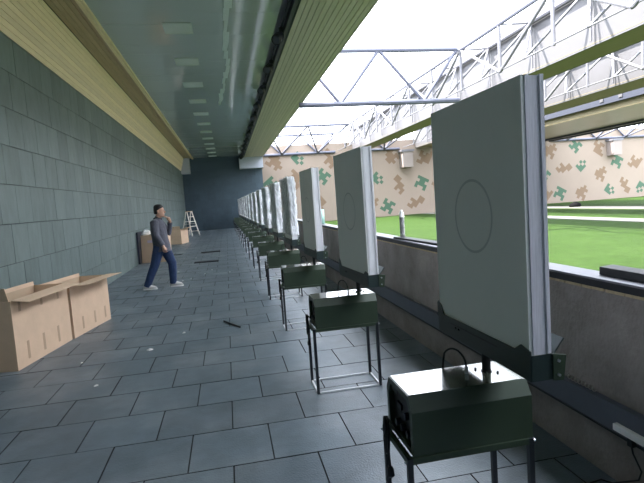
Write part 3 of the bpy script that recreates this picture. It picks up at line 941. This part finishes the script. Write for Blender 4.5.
# head and neck: egg shape with brow, nose, chin
HC = Vector((0.012, 0.0, 1.59))
body.rings([(HC.x+dx, 0, z, rx, ry) for z, dx, rx, ry in ((1.468, 0.03, 0.035, 0.03), (1.482, 0.025, 0.062, 0.048), (1.51, 0.012, 0.083, 0.062), (1.545, 0.004, 0.092, 0.071),
            (1.585, -0.002, 0.097, 0.075), (1.625, -0.006, 0.098, 0.076), (1.66, -0.010, 0.088, 0.068), (1.685, -0.012, 0.062, 0.05), (1.698, -0.012, 0.02, 0.02))], 18)
body.tube([(HC.x+0.085, 0, 1.60), (HC.x+0.118, 0, 1.562), (HC.x+0.09, 0, 1.552)], [0.010, 0.015, 0.012], 8)     # nose
body.tube([(HC.x+0.075, 0, 1.522), (HC.x+0.093, 0, 1.522)], [0.03, 0.018], 8, ell=[(0.4, 1), (0.4, 1)])           # mouth
body.tube([(HC.x+0.07, 0, 1.490), (HC.x+0.085, 0, 1.490)], [0.024, 0.016], 8)                                    # chin
for sy in (-1, 1):
    body.tube([(HC.x-0.012, 0.072*sy, 1.56), (HC.x-0.016, 0.082*sy, 1.585), (HC.x-0.016, 0.078*sy, 1.612)], [0.012, 0.018, 0.014], 8)
body.tube([(-0.06, 0, 1.36), (-0.03, 0, 1.43), (0.0, 0, 1.52)], [0.065, 0.055, 0.052], 12)
# trunk
body.rings([(-0.02, 0, 0.80, 0.10, 0.15), (-0.03, 0, 0.95, 0.105, 0.155), (-0.05, 0, 1.08, 0.10, 0.14), (-0.05, 0, 1.25, 0.11, 0.16), (-0.055, 0, 1.36, 0.095, 0.165), (-0.05, 0, 1.41, 0.07, 0.09)], 18)
RL = [(-0.04, -0.085, 0.88), (-0.17, -0.088, 0.49), (-0.36, -0.09, 0.085)]
LLg = [(0.0, 0.085, 0.88), (0.15, 0.088, 0.50), (0.135, 0.09, 0.085)]
for L_ in (RL, LLg):
    body.tube(L_, [0.085, 0.055, 0.037], 12)
    body.tube([L_[2], (L_[2][0]+0.13, L_[2][1], 0.035)], [0.037, 0.03], 8)
RA = [(-0.075, -0.19, 1.365), (-0.05, -0.245, 1.11), (0.075, -0.235, 0.885)]
LA = [(-0.06, 0.185, 1.365), (0.13, 0.215, 1.13), (0.19, 0.07, 1.375)]
body.tube([(-0.105, -0.08, 1.36)]+RA, [0.06, 0.055, 0.042, 0.028], 10)
body.tube([(-0.095, 0.08, 1.36)]+LA, [0.06, 0.055, 0.042, 0.028], 10)
def hand(w_, d, side, curlv):
    """palm from wrist w_ along d; fingers spread along side, bending towards curlv"""
    w_, d, side, curlv = Vector(w_), Vector(d).normalized(), Vector(side).normalized(), Vector(curlv).normalized()
    body.tube([w_-d*0.01, w_+d*0.04, w_+d*0.085], [0.026, 0.038, 0.036], 10, ell=None)
    for k, l in enumerate((0.066, 0.078, 0.072, 0.056)):
        b0 = w_+d*0.08+side*(0.0195*(k-1.5)*1.1)
        b1 = b0+d*l*0.45+curlv*0.012
        b2 = b1+d*l*0.25+curlv*0.022
        b3 = b2+d*l*0.05+curlv*0.022
        body.tube([b0, b1, b2, b3], [0.0095, 0.009, 0.0085, 0.007], 7)
    t0 = w_+d*0.03-side*0.03
    body.tube([t0, t0+d*0.03-side*0.018+curlv*0.01, t0+d*0.055-side*0.016+curlv*0.022], [0.011, 0.010, 0.008], 7)
hand(RA[2], (0.18, 0.02, -1), (-1, 0, -0.15), (0, 1, 0))
hand(LA[2], (-0.45, -0.35, 1), (0.2, -1, 0.0), (-1, -0.1, -0.5))
man = body.build('person', M_skin)
remesh(man, 0.0065, 2)
man.location = PL
man.rotation_euler = (0, 0, -0.10)
tag(man, 'man in grey jacket and navy jeans walking with one hand raised to his face', 'person')
# hair
hr = MB().rings([(HC.x-0.058, 0, 1.535, 0.050, 0.066), (HC.x-0.050, 0, 1.575, 0.066, 0.079), (HC.x-0.038, 0, 1.62, 0.080, 0.085), (HC.x-0.022, 0, 1.65, 0.094, 0.085), (HC.x-0.016, 0, 1.69, 0.096, 0.078), (HC.x-0.018, 0, 1.722, 0.070, 0.056), (HC.x-0.02, 0, 1.735, 0.035, 0.03)], 16).build('hair', M_hair, man)
remesh(hr, 0.01, 1)
for sy in (-1, 1):
    MB().tube([(HC.x+0.080, 0.030*sy, 1.592), (HC.x+0.089, 0.030*sy, 1.592)], [0.012, 0.008], 8).build('eye', M_hair, man)
jk = MB()
jk.rings([(-0.005, 0, 0.765, 0.178, 0.20), (-0.01, 0, 0.90, 0.170, 0.195), (-0.03, 0, 1.05, 0.158, 0.188), (-0.045, 0, 1.22, 0.160, 0.20), (-0.055, 0, 1.34, 0.138, 0.205), (-0.05, 0, 1.405, 0.10, 0.145), (-0.035, 0, 1.45, 0.072, 0.08)], 20)
jk.tube([(-0.07, -0.10, 1.37), (-0.073, -0.18, 1.375), (-0.05, -0.245, 1.11), (0.068, -0.236, 0.900)], [0.075, 0.086, 0.072, 0.052], 12)
jk.tube([(-0.065, 0.10, 1.37), (-0.06, 0.175, 1.375), (0.13, 0.215, 1.13), (0.182, 0.085, 1.345)], [0.075, 0.084, 0.074, 0.054], 12)
jko = jk.build('jacket', M_jack, man); remesh(jko, 0.011, 2)
co = MB().tube([(-0.05, 0, 1.40), (-0.03, 0, 1.43), (-0.012, 0, 1.468)], [0.095, 0.082, 0.074], 16).build('collar', M_jackd, man, smooth=True)
tn = MB()
tn.rings([(0.0, 0, 0.74, 0.118, 0.165), (0.0, 0, 0.85, 0.125, 0.175), (-0.01, 0, 0.95, 0.118, 0.168)], 16)
for L_ in (RL, LLg):
    k0, k1, k2 = [Vector(p) for p in L_]
    tn.tube([k0, k0.lerp(k1, 0.5), k1, k1.lerp(k2, 0.5), k2+Vector((0, 0, -0.02))], [0.120, 0.106, 0.090, 0.080, 0.070], 12)
tno = tn.build('trousers', M_jean, man); remesh(tno, 0.011, 2)
for L_ in (RL, LLg):
    ax, ay = L_[2][0], L_[2][1]
    sh = MB().rings([(ax+0.06, ay, 0.026, 0.142, 0.047), (ax+0.058, ay, 0.05, 0.138, 0.046), (ax+0.045, ay, 0.075, 0.115, 0.043), (ax+0.015, ay, 0.098, 0.07, 0.042), (ax-0.0, ay, 0.115, 0.052, 0.042)], 18).build('shoe', M_shoe, man, smooth=True)
    MB().rings([(ax+0.06, ay, 0.0, 0.146, 0.05), (ax+0.06, ay, 0.027, 0.149, 0.051)], 18).build('sole', M_sole, sh, smooth=False)
